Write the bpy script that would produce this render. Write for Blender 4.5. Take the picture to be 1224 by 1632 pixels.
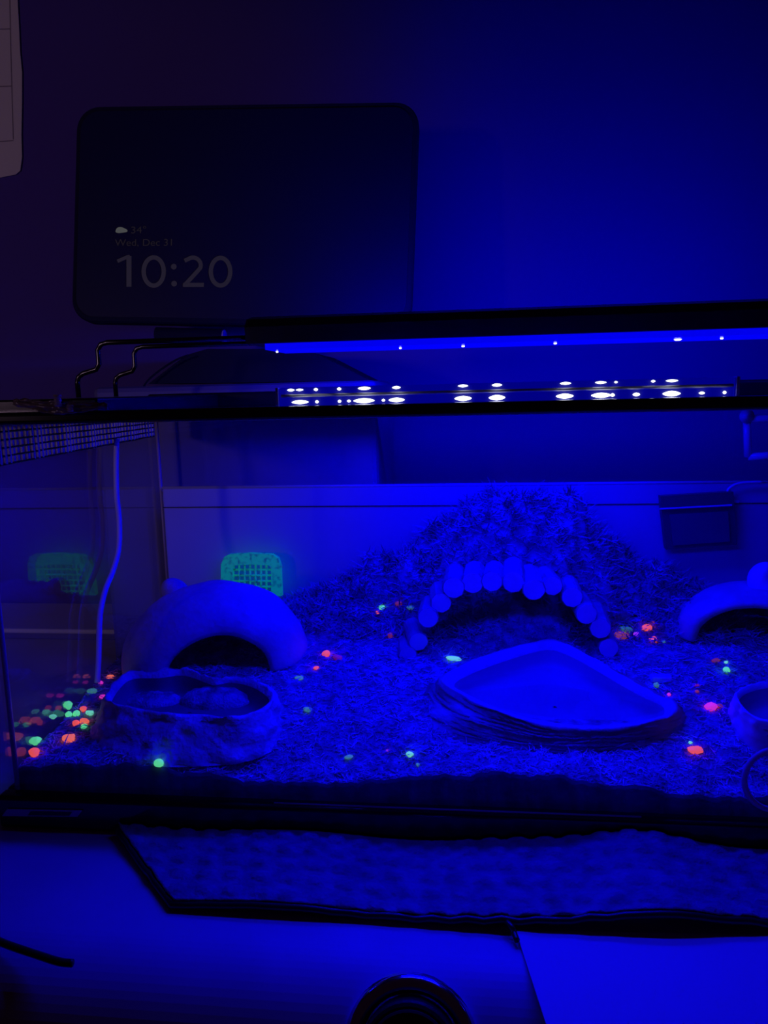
import bpy, bmesh, math, random
from mathutils import Vector, Matrix, noise

for o in list(bpy.data.objects): bpy.data.objects.remove(o)
SC = bpy.context.scene
COL = SC.collection
PI = math.pi
random.seed(7)

# ------------------------------------------------------------------ camera
CAM = Vector((0, 0, 0.203))            # table top is z = 0
YAW, PITCH, ROLL, FPX = 6.6, 9.1, 1.4, 1225.0
_y, _p, _r = (math.radians(a) for a in (YAW, PITCH, ROLL))
_fh = Vector((-math.sin(_y), math.cos(_y), 0)); _r0 = Vector((math.cos(_y), math.sin(_y), 0)); _z = Vector((0, 0, 1))
FWD = _fh * math.cos(_p) - _z * math.sin(_p)
_u0 = _z * math.cos(_p) + _fh * math.sin(_p)
UPV = _u0 * math.cos(_r) + _r0 * math.sin(_r)
RGT = _r0 * math.cos(_r) - _u0 * math.sin(_r)
cd = bpy.data.cameras.new('camera'); cam = bpy.data.objects.new('camera', cd); COL.objects.link(cam)
cd.sensor_fit = 'VERTICAL'; cd.sensor_height = 36.0; cd.lens = 36.0 * FPX / 1632.0
cd.clip_start = 0.01; cd.clip_end = 50
cam.matrix_world = Matrix(((RGT.x, UPV.x, -FWD.x, CAM.x), (RGT.y, UPV.y, -FWD.y, CAM.y), (RGT.z, UPV.z, -FWD.z, CAM.z), (0, 0, 0, 1)))
SC.camera = cam

# ------------------------------------------------------------------ world, exposure
w = bpy.data.worlds.new('world'); SC.world = w; w.use_nodes = True
w.node_tree.nodes['Background'].inputs[0].default_value = (0.5, 0.12, 0.6, 1)
w.node_tree.nodes['Background'].inputs[1].default_value = 0.006
vs = SC.view_settings
vs.view_transform = 'Standard'; vs.look = 'None'; vs.exposure = 0.0; vs.gamma = 1.0; vs.use_curve_mapping = False
SC.cycles.max_bounces = 12; SC.cycles.transparent_max_bounces = 24

def lamp(name, kind, loc, aim, power, color, parent=None, **kw):
    L = bpy.data.lights.new(name, kind); L.energy = power; L.color = color
    for k, v in kw.items(): setattr(L, k, v)
    o = bpy.data.objects.new(name, L); COL.objects.link(o)
    d = (Vector(aim) - Vector(loc)).normalized()
    o.rotation_euler = d.to_track_quat('-Z', 'Y').to_euler()
    o.location = loc
    if parent is not None:
        o.parent = parent; o.location = Vector(loc) - base_of(parent)
    return o
# a dim warm room lamp off to the left of the photograph
lamp('room_lamp', 'SPOT', (-0.75, -0.50, 0.30), (-0.395, 0.62, 0.275), 3.0, (1.0, 0.62, 1.0), spot_size=math.radians(37), spot_blend=0.6, shadow_soft_size=0.05)

# ------------------------------------------------------------------ pixel -> place (1224 x 1632 frame)
def ray(x, y): return FWD + RGT * ((x - 612) / FPX) - UPV * ((y - 816) / FPX)
def at(x, y, Y):
    d = ray(x, y); return CAM + d * (Y / d.y)
def atX(x, y, X):
    d = ray(x, y); return CAM + d * (X / d.x)
def atZ(x, y, z, k=0.0, Y0=0.0):        # plane z + k*(Y - Y0)
    d = ray(x, y); t = (z - k * Y0 - CAM.z) / (d.z - k * d.y); return CAM + d * t

# ------------------------------------------------------------------ materials
def nodes(m): return m.node_tree.nodes, m.node_tree.links
def mat(name, col, rough=0.6, metal=0.0, spec=0.5, var=0.0, scale=40.0, bump=0.0, bscale=200.0, emit=None, estr=0.0, coat=0.0):
    m = bpy.data.materials.new(name); m.use_nodes = True
    N, L = nodes(m); b = N['Principled BSDF']
    b.inputs['Base Color'].default_value = (*col, 1); b.inputs['Roughness'].default_value = rough
    b.inputs['Metallic'].default_value = metal; b.inputs['Specular IOR Level'].default_value = spec
    b.inputs['Coat Weight'].default_value = coat
    tc = N.new('ShaderNodeTexCoord')
    if var > 0:
        t = N.new('ShaderNodeTexNoise'); t.inputs['Scale'].default_value = scale; t.inputs['Detail'].default_value = 6
        L.new(tc.outputs['Object'], t.inputs['Vector'])
        r = N.new('ShaderNodeValToRGB')
        r.color_ramp.elements[0].position = 0.32; r.color_ramp.elements[1].position = 0.68
        r.color_ramp.elements[0].color = (*[c * (1 - var) for c in col], 1); r.color_ramp.elements[1].color = (*[min(1, c * (1 + var)) for c in col], 1)
        L.new(t.outputs['Fac'], r.inputs['Fac']); L.new(r.outputs['Color'], b.inputs['Base Color'])
    if bump > 0:
        t2 = N.new('ShaderNodeTexNoise'); t2.inputs['Scale'].default_value = bscale; t2.inputs['Detail'].default_value = 5
        L.new(tc.outputs['Object'], t2.inputs['Vector'])
        bn = N.new('ShaderNodeBump'); bn.inputs['Strength'].default_value = bump; bn.inputs['Distance'].default_value = 0.002
        L.new(t2.outputs['Fac'], bn.inputs['Height']); L.new(bn.outputs['Normal'], b.inputs['Normal'])
    if emit:
        b.inputs['Emission Color'].default_value = (*emit, 1); b.inputs['Emission Strength'].default_value = estr
    return m

def glass(name, base=0.04, gain=0.96, tint=(1, 1, 1)):
    m = bpy.data.materials.new(name); m.use_nodes = True
    N, L = nodes(m); N.remove(N['Principled BSDF']); out = N['Material Output']
    tr = N.new('ShaderNodeBsdfTransparent'); tr.inputs[0].default_value = (*tint, 1)
    gl = N.new('ShaderNodeBsdfGlossy'); gl.inputs['Roughness'].default_value = 0.0
    lw = N.new('ShaderNodeLayerWeight'); lw.inputs['Blend'].default_value = 0.5
    p = N.new('ShaderNodeMath'); p.operation = 'POWER'; p.inputs[1].default_value = 5.0
    ma = N.new('ShaderNodeMath'); ma.operation = 'MULTIPLY_ADD'; ma.inputs[1].default_value = gain; ma.inputs[2].default_value = base
    mx = N.new('ShaderNodeMixShader')
    L.new(lw.outputs['Facing'], p.inputs[0]); L.new(p.outputs[0], ma.inputs[0]); L.new(ma.outputs[0], mx.inputs[0])
    L.new(tr.outputs[0], mx.inputs[1]); L.new(gl.outputs[0], mx.inputs[2]); L.new(mx.outputs[0], out.inputs['Surface'])
    return m

def fluor(name, col, strength, patch=0.0):
    """a fluorescent surface: glows under the blue lamp, dusty where coir sticks to it"""
    m = mat(name, (0.15 + 0.5 * col[0], 0.15 + 0.5 * col[1], 0.08 + 0.28 * col[2]), 0.7)
    N, L = nodes(m); b = N['Principled BSDF']
    tc = N.new('ShaderNodeTexCoord'); t = N.new('ShaderNodeTexNoise'); t.inputs['Scale'].default_value = 330; t.inputs['Detail'].default_value = 3
    L.new(tc.outputs['Object'], t.inputs['Vector'])
    mr = N.new('ShaderNodeMapRange'); mr.inputs['From Min'].default_value = 0.30 + 0.22 * patch; mr.inputs['From Max'].default_value = 0.50 + 0.12 * patch
    mr.inputs['To Min'].default_value = 0.12 * strength * (1 - patch); mr.inputs['To Max'].default_value = strength
    L.new(t.outputs['Fac'], mr.inputs['Value']); L.new(mr.outputs['Result'], b.inputs['Emission Strength'])
    b.inputs['Emission Color'].default_value = (*col, 1)
    return m

M = {}
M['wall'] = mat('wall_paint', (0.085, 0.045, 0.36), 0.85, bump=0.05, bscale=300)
M['table'] = mat('cabinet_enamel', (0.55, 0.55, 0.6), 0.45, var=0.06, scale=30)
M['dark_panel'] = mat('cabinet_front', (0.10, 0.10, 0.12), 0.4)
M['floor'] = mat('floor_boards', (0.10, 0.07, 0.06), 0.6, var=0.2, scale=8)
M['glass'] = glass('tank_glass', 0.03)
M['glass_side'] = glass('tank_side_glass', 0.145, 0.82)
M['lid'] = glass('lid_glass', 0.03, 0.9)
M['water'] = glass('water', 0.03, 0.9, (0.93, 0.93, 0.97))
M['rim'] = mat('black_rim', (0.012, 0.012, 0.015), 0.16, spec=0.6)
M['black'] = mat('black_plastic', (0.012, 0.012, 0.014), 0.35)
M['wire'] = mat('black_wire', (0.01, 0.01, 0.012), 0.18, spec=0.7)
M['housing'] = mat('lamp_housing', (0.02, 0.02, 0.025), 0.3)
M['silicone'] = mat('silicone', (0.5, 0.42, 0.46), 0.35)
M['backdrop'] = mat('pale_backdrop', (0.46, 0.46, 0.48), 0.35, var=0.07, scale=12)
M['mesh'] = mat('pale_mesh', (0.9, 0.85, 0.9), 0.3, spec=0.8)
M['soil'] = mat('coir', (0.40, 0.36, 0.36), 0.95, spec=0.1, var=0.55, scale=160, bump=0.8, bscale=900)
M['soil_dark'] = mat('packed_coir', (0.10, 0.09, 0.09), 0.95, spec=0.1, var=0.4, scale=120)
M['fibre'] = mat('coir_fibre', (0.62, 0.56, 0.56), 0.85, spec=0.2, var=0.5, scale=90)
M['moss'] = mat('dry_moss', (0.40, 0.37, 0.38), 0.9, spec=0.15, var=0.5, scale=110)
M['coconut'] = mat('coconut_shell', (0.62, 0.52, 0.50), 0.75, spec=0.25, var=0.16, scale=60, bump=0.5, bscale=260)
M['log'] = mat('log_bark', (0.36, 0.32, 0.31), 0.8, var=0.25, scale=70, bump=0.4)
M['log_end'] = mat('log_end_grain', (0.85, 0.76, 0.76), 0.8, var=0.08, scale=120)
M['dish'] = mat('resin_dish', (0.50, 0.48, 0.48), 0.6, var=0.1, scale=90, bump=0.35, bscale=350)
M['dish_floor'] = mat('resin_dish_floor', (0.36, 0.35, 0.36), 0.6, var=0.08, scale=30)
M['bowl'] = mat('rock_bowl', (0.60, 0.56, 0.56), 0.8, var=0.3, scale=90, bump=0.9, bscale=300)
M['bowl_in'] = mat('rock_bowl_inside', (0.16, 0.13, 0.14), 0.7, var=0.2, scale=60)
M['pale'] = mat('pale_rock', (0.7, 0.68, 0.7), 0.7, var=0.08, scale=60, bump=0.2)
M['shell'] = mat('shell', (0.85, 0.82, 0.85), 0.35, spec=0.5)
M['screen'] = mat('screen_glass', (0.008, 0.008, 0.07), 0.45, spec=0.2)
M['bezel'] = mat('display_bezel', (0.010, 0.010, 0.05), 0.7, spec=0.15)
M['glyph'] = mat('lit_glyph', (0.02, 0.02, 0.02), 0.5, emit=(0.55, 0.48, 1.0), estr=0.017)
M['glyph_dim'] = mat('lit_glyph_small', (0.02, 0.02, 0.02), 0.5, emit=(0.7, 0.6, 1.0), estr=0.009)
M['cloud'] = mat('lit_cloud', (0.02, 0.02, 0.02), 0.5, emit=(0.9, 0.95, 0.95), estr=0.06)
M['paper'] = mat('paper', (0.75, 0.72, 0.74), 0.8)
M['ink'] = mat('ink', (0.32, 0.28, 0.33), 0.8)
M['sheet'] = mat('white_sheet', (0.68, 0.68, 0.70), 0.6, var=0.03, scale=14)
M['mat'] = mat('woven_mat', (0.30, 0.29, 0.32), 0.9, spec=0.2, var=0.3, scale=140, bump=0.5, bscale=700)
M['chrome'] = mat('chrome', (0.75, 0.75, 0.8), 0.12, metal=1.0)
M['metal'] = mat('steel', (0.7, 0.66, 0.7), 0.2, metal=1.0)
M['knob'] = mat('knob_face', (0.06, 0.035, 0.04), 0.45)
M['cord'] = mat('white_cord', (0.8, 0.76, 0.8), 0.45)
M['film'] = mat('plastic_film', (0.40, 0.30, 0.33), 0.2, spec=0.7)
M['gauge'] = mat('gauge_body', (0.07, 0.07, 0.08), 0.5)
M['gauge_face'] = mat('gauge_face', (0.11, 0.11, 0.12), 0.3)
M['clear'] = mat('clear_plastic', (0.55, 0.55, 0.62), 0.2, spec=0.6)
M['grid'] = fluor('green_plastic', (0.0, 0.60, 0.42), 0.23)
M['diffuser'] = mat('strip_diffuser', (0.04, 0.04, 0.08), 0.25, emit=(0.0, 0.0, 1.0), estr=0.22)  # blue light on the strip body put in as emission
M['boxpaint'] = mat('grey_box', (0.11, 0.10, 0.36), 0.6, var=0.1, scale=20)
M['led'] = mat('led', (0.8, 0.8, 0.8), 0.4, emit=(0.85, 0.88, 1.0), estr=2.6)
M['lens'] = mat('lamp_lens', (0.1, 0.1, 0.3), 0.2, emit=(0.0, 0.0, 1.0), estr=0.8)
GR = {}
for key, c in {'red': (1.0, 0.10, 0.09), 'orange': (1.0, 0.16, 0.10), 'green': (0.12, 0.85, 0.36), 'mint': (0.16, 0.75, 0.55), 'magenta': (0.75, 0.03, 0.55), 'violet': (0.40, 0.03, 0.75)}.items():
    GR[key] = fluor('neon_' + key, c, 0.85, 0.0)
    GR[key + '_dusty'] = fluor('neon_dusty_' + key, c, 0.8, 1.0)
    GR[key + '_faded'] = fluor('neon_faded_' + key, c, 0.13, 0.1)

# ------------------------------------------------------------------ mesh helpers
_BASE = {}
def base_of(o):
    b = Vector((0, 0, 0))
    while o is not None:
        b += o.location; o = o.parent
    return b
def tag(o, label=None, cat=None, group=None, kind=None):
    if label: o['label'] = label
    if cat: o['category'] = cat
    if group: o['group'] = group
    if kind: o['kind'] = kind
    return o
def thing(name, base, label, cat, group=None):
    o = bpy.data.objects.new(name, None); COL.objects.link(o); o.location = base; o.empty_display_size = 0.01
    return tag(o, label, cat, group)

class MB:
    """collects vertices (world coordinates) and faces for one mesh object"""
    def __init__(s): s.v = []; s.f = []; s.mi = []
    def add(s, verts, faces, mi=0):
        n = len(s.v); s.v += [tuple(v) for v in verts]; s.f += [tuple(i + n for i in f) for f in faces]; s.mi += [mi] * len(faces)
        return s
    def box(s, x0, x1, y0, y1, z0, z1, mi=0):
        return s.add([(x, y, z) for z in (z0, z1) for y in (y0, y1) for x in (x0, x1)],
                     [(0, 2, 3, 1), (4, 5, 7, 6), (0, 1, 5, 4), (2, 6, 7, 3), (0, 4, 6, 2), (1, 3, 7, 5)], mi)
    def rbox(s, x0, x1, y0, y1, z0, z1, r=0.002, seg=3, mi=0):
        bm = bmesh.new(); bmesh.ops.create_cube(bm, size=1.0)
        for v in bm.verts: v.co = Vector(((x0 + x1) / 2 + v.co.x * (x1 - x0), (y0 + y1) / 2 + v.co.y * (y1 - y0), (z0 + z1) / 2 + v.co.z * (z1 - z0)))
        bmesh.ops.bevel(bm, geom=bm.edges[:], offset=r, segments=seg, profile=0.5, affect='EDGES')
        return s.bm(bm, mi)
    def bm(s, bm, mi=0):
        bm.verts.index_update()
        s.add([v.co.copy() for v in bm.verts], [[v.index for v in f.verts] for f in bm.faces], mi); bm.free(); return s
    def tube(s, pts, r, n=8, caps=True, mi=0, radii=None, closed=False):
        pts = [Vector(p) for p in pts]; m = len(pts); rings = []; up = None
        for i, p in enumerate(pts):
            if closed: t = (pts[(i + 1) % m] - pts[i - 1]).normalized()
            else: t = (pts[min(i + 1, m - 1)] - pts[max(i - 1, 0)]).normalized()
            if up is None:
                up = Vector((0, 0, 1)) if abs(t.z) < 0.9 else Vector((1, 0, 0))
            a = (up - t * up.dot(t)).normalized(); b = t.cross(a); up = a
            rr = radii[i] if radii else r
            rings.append([p + (a * math.cos(2 * PI * k / n) + b * math.sin(2 * PI * k / n)) * rr for k in range(n)])
        return s.rings(rings, caps, mi, closed)
    def rings(s, rings, caps=True, mi=0, closed=False):
        n = len(rings[0]); m = len(rings); V = [v for r in rings for v in r]; Fc = []
        for i in range(m if closed else m - 1):
            j = (i + 1) % m
            for k in range(n):
                Fc.append((i * n + k, i * n + (k + 1) % n, j * n + (k + 1) % n, j * n + k))
        if caps and not closed:
            Fc.append(tuple(range(n))[::-1]); Fc.append(tuple((m - 1) * n + k for k in range(n)))
        return s.add(V, Fc, mi)
    def prism(s, outline, off, mi=0):
        """closed flat outline (points) extruded by a vector"""
        off = Vector(off); n = len(outline); a = [Vector(p) for p in outline]
        return s.add(a + [p + off for p in a], [tuple(range(n))[::-1], tuple(range(n, 2 * n))] + [(k, (k + 1) % n, n + (k + 1) % n, n + k) for k in range(n)], mi)
    def build(s, name, mats, parent=None, base=None, smooth=False):
        b = base_of(parent) if parent is not None else Vector(base if base is not None else (0, 0, 0))
        me = bpy.data.meshes.new(name); me.from_pydata([Vector(v) - b for v in s.v], [], s.f)
        mats = mats if isinstance(mats, (list, tuple)) else [mats]
        for m in mats: me.materials.append(m)
        if len(mats) > 1: me.polygons.foreach_set('material_index', s.mi)
        bm = bmesh.new(); bm.from_mesh(me); bmesh.ops.recalc_face_normals(bm, faces=bm.faces[:]); bm.to_mesh(me); bm.free()
        if smooth: me.polygons.foreach_set('use_smooth', [True] * len(me.polygons))
        me.update()
        o = bpy.data.objects.new(name, me); COL.objects.link(o)
        if parent is not None: o.parent = parent
        else: o.location = b
        return o

def catmull(pts, n, closed=True):
    pts = [Vector(p) for p in pts]; m = len(pts); out = []
    for i in range(n):
        t = i / n * m if closed else i / (n - 1) * (m - 1)
        k = min(int(t), m - 1 if closed else m - 2); u = t - k
        g = (lambda j: pts[j % m]) if closed else (lambda j: pts[max(0, min(m - 1, j))])
        p0, p1, p2, p3 = g(k - 1), g(k), g(k + 1), g(k + 2)
        out.append(0.5 * ((2 * p1) + (p2 - p0) * u + (2 * p0 - 5 * p1 + 4 * p2 - p3) * u * u + (3 * p1 - p0 - 3 * p2 + p3) * u ** 3))
    return out
def resample(pts, n):
    """closed outline -> n points at equal spacing"""
    d = [0]; m = len(pts)
    for i in range(m): d.append(d[-1] + (pts[(i + 1) % m] - pts[i]).length)
    out = []; k = 0
    for i in range(n):
        s = d[-1] * i / n
        while d[k + 1] < s: k += 1
        u = (s - d[k]) / max(1e-9, d[k + 1] - d[k]); out.append(pts[k].lerp(pts[(k + 1) % m], u))
    return out
def fbm(p, s, o=4):
    return noise.fractal(Vector(p) * s, 1.0, 2.0, o)
def circ(c, r, n, ax, ay): return [c + ax * (r * math.cos(2 * PI * k / n)) + ay * (r * math.sin(2 * PI * k / n)) for k in range(n)]
X3, Y3, Z3 = Vector((1, 0, 0)), Vector((0, 1, 0)), Vector((0, 0, 1))

# ------------------------------------------------------------------ the setting
tag(MB().box(-1.6, 1.8, 0.67, 0.72, -0.9, 1.6).build('wall_back', M['wall']), 'dark painted wall behind the tank', kind='structure')
tag(MB().box(-1.6, 1.8, -1.2, 0.72, -0.95, -0.9).build('floor', M['floor']), 'dark floor far below the cabinet', kind='structure')

# ------------------------------------------------------------------ cabinet with rounded front edge and knob
cab = thing('cabinet', (0.1, 0.45, -0.9), 'pale topped cabinet with rounded front edge carrying the glass tank', 'cabinet')
YE, RC, TI = 0.252, 0.030, 62
prof = [(0.665, 0.0), (YE, 0.0)]
for k in range(1, 13):
    a = math.radians(TI) * k / 12; prof.append((YE - RC * math.sin(a), -RC * (1 - math.cos(a))))
ly, lz = prof[-1]; dd = Vector((0, -math.cos(math.radians(TI)), -math.sin(math.radians(TI))))
prof += [(ly + dd.y * 0.10, lz + dd.z * 0.10), (ly + dd.y * 0.10 + 0.01, lz + dd.z * 0.10 - 0.02), (0.665, lz + dd.z * 0.10 - 0.02)]
MB().prism([(-0.9, a, b) for a, b in prof], (2.0, 0, 0)).build('worktop', M['table'], cab)
MB().box(-0.88, 1.08, 0.20, 0.66, -0.9, lz + dd.z * 0.10 - 0.0201).build('body', M['dark_panel'], cab)
# knob on the sloping front, near the camera
nrm = Vector((0, -math.sin(math.radians(TI)), math.cos(math.radians(TI))))
kp = Vector((at(655, 1640, ly).x, ly, lz)) + dd * 0.0005
kax, kay = X3, dd * -1
def disc_stack(levels, n=40):        # (radius, height along normal)
    return [circ(kp + nrm * h, r, n, kax, kay) for r, h in levels]
MB().rings(disc_stack([(0.0232, 0)] + [(0.0200 + 0.0032 * math.cos(a * PI / 8), 0.0042 * math.sin(a * PI / 8)) for a in range(9)]), True).build('bezel', M['chrome'], cab, smooth=True)
kb = MB().rings(disc_stack([(0.0165, 0.001), (0.0165, 0.0075), (0.0160, 0.0090), (0.0150, 0.0095)]), True).build('knob', M['black'], cab)
MB().rings(disc_stack([(0.0142, 0.0096), (0.0142, 0.0101), (0.0135, 0.0104)]), True).build('knob_cap', M['knob'], kb)

# ------------------------------------------------------------------ terrarium
XL, XR, YF, YB = -0.2215, 0.300, 0.320, 0.522
ZB, ZT, ZH = 0.008, 0.1968, 0.2022
tank = thing('terrarium', ((XL + XR) / 2, (YF + YB) / 2, 0.0), 'long glass tank with black rims holding huts, dishes and neon gravel', 'terrarium')
G = 0.003
MB().box(XL, XR, YF, YF + G, 0.004, ZT - 0.002).build('front_pane', M['glass'], tank)
MB().box(XL, XR, YB - G, YB, 0.004, ZT - 0.002).build('back_pane', M['glass'], tank)
MB().box(XL, XL + G, YF + G, YB - G, 0.004, ZT - 0.002).build('side_pane', M['glass_side'], tank)
MB().box(XR - G, XR, YF + G, YB - G, 0.004, ZT - 0.002).build('side_pane', M['glass_side'], tank)
MB().box(XL + G, XR - G, YF + G, YB - G, 0.002, 0.005).build('base_pane', M['glass'], tank)
def rail(name, x0, x1, y0, y1, z0, z1, r=0.0016): return MB().rbox(x0, x1, y0, y1, z0, z1, r, 4).build(name, M['rim'], tank, smooth=False)
o = 0.004
rail('bottom_rim', XL - o, XR + o, YF - o, YF + 0.004, 0.0, 0.0165, 0.002)
rail('bottom_rim', XL - o, XR + o, YB - 0.004, YB + o, 0.0, 0.0165, 0.002)
rail('bottom_rim', XL - o, XL + 0.004, YF + 0.004, YB - 0.004, 0.0, 0.0165, 0.002)
rail('bottom_rim', XR - 0.004, XR + o, YF + 0.004, YB - 0.004, 0.0, 0.0165, 0.002)
for nm, a in (('front', (XL - o, XR + o, YF - o, YF + 0.007)), ('back', (XL - o, XR + o, YB - 0.007, YB + o)), ('left', (XL - o - 0.004, XL + 0.007, YF + 0.007, YB - 0.007)), ('right', (XR - 0.007, XR + o, YF + 0.007, YB - 0.007))):
    rail('top_rim', *a, ZT - 0.0055, ZH if nm == 'left' else ZT, 0.0018)
for (sx, sy) in ((XL + G, YF + G), (XL + G, YB - G), (XR - G, YB - G), (XR - G, YF + G)):
    MB().tube([(sx, sy, 0.006), (sx, sy, ZT - 0.008)], 0.0012, 8).build('silicone_seam', M['silicone'], tank, smooth=True)
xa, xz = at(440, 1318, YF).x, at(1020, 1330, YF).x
MB().tube([(xa, YF - 0.0015, 0.0168), (xz, YF - 0.0015, 0.0168)], 0.0005, 8).build('silicone_seam', M['silicone'], tank, smooth=True)  # pale tube added as the highlight line along the bottom rim
st = [at(x, y, YF - 0.0043) for x, y in ((12, 1289), (132, 1291), (124, 1301), (4, 1300))]
sk = MB().prism(st, (0, -0.0004, 0)).build('rim_sticker', M['clear'], tank)
cs = sum(st, Vector()) / 4
MB().prism([cs + (p - cs) * 0.55 + Vector((0.004, -0.00045, 0)) for p in st], (0, -0.0002, 0)).build('printed_box', M['black'], sk)
# pale backdrop inside the back pane, its upper bead catches the lamp
bd = MB().rbox(XL + 0.006, XR - 0.006, 0.5130, 0.5180, 0.010, 0.1385, 0.0012, 3).build('backdrop', M['backdrop'], tank)
MB().tube([(XL + 0.006, 0.5137, 0.1382), (XR - 0.006, 0.5137, 0.1382)], 0.0011, 10).build('top_bead', M['clear'], bd, smooth=True)
MB().tube([(XL + 0.006, 0.5128, 0.1245), (XR - 0.006, 0.5128, 0.1245)], 0.0004, 8).build('crease', M['gauge'], bd, smooth=True)
# pale mesh strip below the left rim
ms = MB(); rows = 6; cols = 46; xm = XL + 0.0055
def mesh_pt(u, v):
    yy = 0.3275 + u * (0.505 - 0.3275)
    zt = 0.1915 - 0.002 * u; zb = 0.1725 + 0.0025 * u
    return Vector((xm + 0.0006 * math.sin(u * 40), yy, zb + (zt - zb) * v))
for c in range(cols):
    ms.tube([mesh_pt(c / (cols - 1), v / 5) for v in range(6)], 0.00095, 6)
mo = ms.build('mesh_strip', M['mesh'], tank, smooth=True); mo['kind'] = 'stuff'; mo['label'] = 'pale fine mesh strip under the left rim'
mr_ = MB()
for r in range(rows): mr_.tube([mesh_pt(u / 12, r / (rows - 1)) + Vector((0.0006, 0, 0)) for u in range(13)], 0.0005, 6)
mr_.build('mesh_cross_wires', M['black'], tank, smooth=True)['kind'] = 'stuff'

# glass lid with a plastic strip along its back edge
lid = thing('glass_lid', (0.04, 0.43, ZT), 'clear glass lid lying on the tank under the blue lamp', 'lid')
MB().box(XL + 0.0575, XR - 0.0075, 0.3275, 0.494, ZT - 0.0048, ZT - 0.0018).build('pane', M['lid'], lid)
MB().rbox(XL + 0.0075, XR - 0.0075, 0.4945, 0.5145, ZT - 0.0048, ZH + 0.001, 0.0022, 5).build('hinge_strip', M['rim'], lid)
MB().rbox(XL + 0.0075, XL + 0.057, 0.3275, 0.494, ZT - 0.0048, ZH, 0.001, 3).build('feeding_flap', M['rim'], lid)

# slim strip of bright diodes lying on the lid
YS = 0.3315
sx_0, sx_1 = at(445, 640, YS).x, at(1172, 624, YS).x
stp = thing('led_strip', ((sx_0 + sx_1) / 2, YS + 0.004, ZT - 0.0018), 'slim strip of glaring white-blue diodes lying on the glass lid', 'light strip')
zst = at(700, 612, YS).z
MB().rbox(sx_0, sx_1, YS, YS + 0.008, ZT - 0.0017, zst, 0.0012, 3).build('body', M['diffuser'], stp)
MB().tube([(sx_0 + 0.001, YS - 0.0002, zst - 0.0035), (sx_1 - 0.001, YS - 0.0002, zst - 0.0035)], 0.0007, 8).build('ridge', M['clear'], stp, smooth=True)
MB().box(sx_0 - 0.0012, sx_0 - 0.0001, YS - 0.0012, YS + 0.009, ZT - 0.0017, zst).build('end_plate', M['clear'], stp)
MB().box(sx_1 + 0.0001, sx_1 + 0.0012, YS - 0.0012, YS + 0.009, ZT - 0.0017, zst).build('end_plate', M['clear'], stp)
zl = at(738, 635, YS).z; zu = at(738, 615, YS).z
def diode(px, z, rx, rz, nm):
    c = Vector((at(px, 632, YS).x, YS - 0.0003, z)); ring = lambda q, dy: [c + Vector((rx * 0.83 * q * math.copysign(abs(math.cos(2 * PI * k / 20)) ** 1.3, math.cos(2 * PI * k / 20)), dy, rz * 0.83 * q * math.copysign(abs(math.sin(2 * PI * k / 20)) ** 1.3, math.sin(2 * PI * k / 20)))) for k in range(20)]
    MB().rings([ring(1.0, 0.0002), ring(0.9, -0.0006), ring(0.5, -0.0010)]).build(nm, M['led'], stp)
for px, rx, rz in ((478, 0.0046, 0.0011), (580, 0.0056, 0.0013), (632, 0.0042, 0.0012), (738, 0.0044, 0.0013), (792, 0.0042, 0.0014), (900, 0.0044, 0.0013), (958, 0.0050, 0.0013), (1070, 0.0044, 0.0014), (505, 0.0009, 0.0008), (541, 0.0009, 0.0008), (556, 0.0010, 0.0007), (611, 0.0009, 0.0007), (976, 0.0011, 0.0009), (1014, 0.0018, 0.0009), (1118, 0.0014, 0.0007), (1154, 0.0008, 0.0008)):
    diode(px, zl, rx, rz, 'diode')
for px, rx, rz in ((464, 0.0020, 0.0007), (478, 0.0020, 0.0006), (504, 0.0011, 0.0008), (541, 0.0011, 0.0008), (581, 0.0034, 0.0009), (632, 0.0022, 0.0008), (738, 0.0026, 0.0007), (792, 0.0026, 0.0008), (901, 0.0028, 0.0007), (957, 0.0028, 0.0007), (981, 0.0008, 0.0006), (1040, 0.0010, 0.0006), (1070, 0.0030, 0.0007)):
    diode(px, zu, rx, rz, 'small_diode')  # upper row: glowing ovals put in for the diodes' reflections
sl = Vector(((sx_0 + sx_1) / 2, YS + 0.004, ZT - 0.00175))
lamp('led_strip_light', 'AREA', sl, sl + Vector((0, 0.25, -1)), 0.95, (0.0, 0.0, 1.0), stp, shape='RECTANGLE', size=sx_1 - sx_0 - 0.004, size_y=0.006)

# ------------------------------------------------------------------ blue lamp bar on wire legs
YL0, YL1 = 0.424, 0.478
zb = at(440, 551, 0.45).z
lx0 = at(428, 552, 0.45).x; lx1 = lx0 + 0.335
bar = thing('lamp_bar', ((lx0 + lx1) / 2, 0.45, ZT), 'black lamp bar glowing blue underneath, held above the tank on wire legs', 'lamp')
pr = []
for a, b in ((YL0, zb), (YL0 - 0.001, zb + 0.009), (YL0 + 0.004, zb + 0.0135), (YL0 + 0.016, zb + 0.0158), (YL1 - 0.016, zb + 0.0158), (YL1 - 0.004, zb + 0.0135), (YL1 + 0.001, zb + 0.009), (YL1, zb)): pr.append((a, b))
MB().prism([(lx0, a, b) for a, b in pr], (lx1 - lx0, 0, 0)).build('housing', M['housing'], bar)
lens = MB().box(lx0 + 0.004, lx1 - 0.004, YL0 + 0.003, YL1 - 0.003, zb - 0.0034, zb - 0.0001).build('lens', M['lens'], bar)
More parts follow.
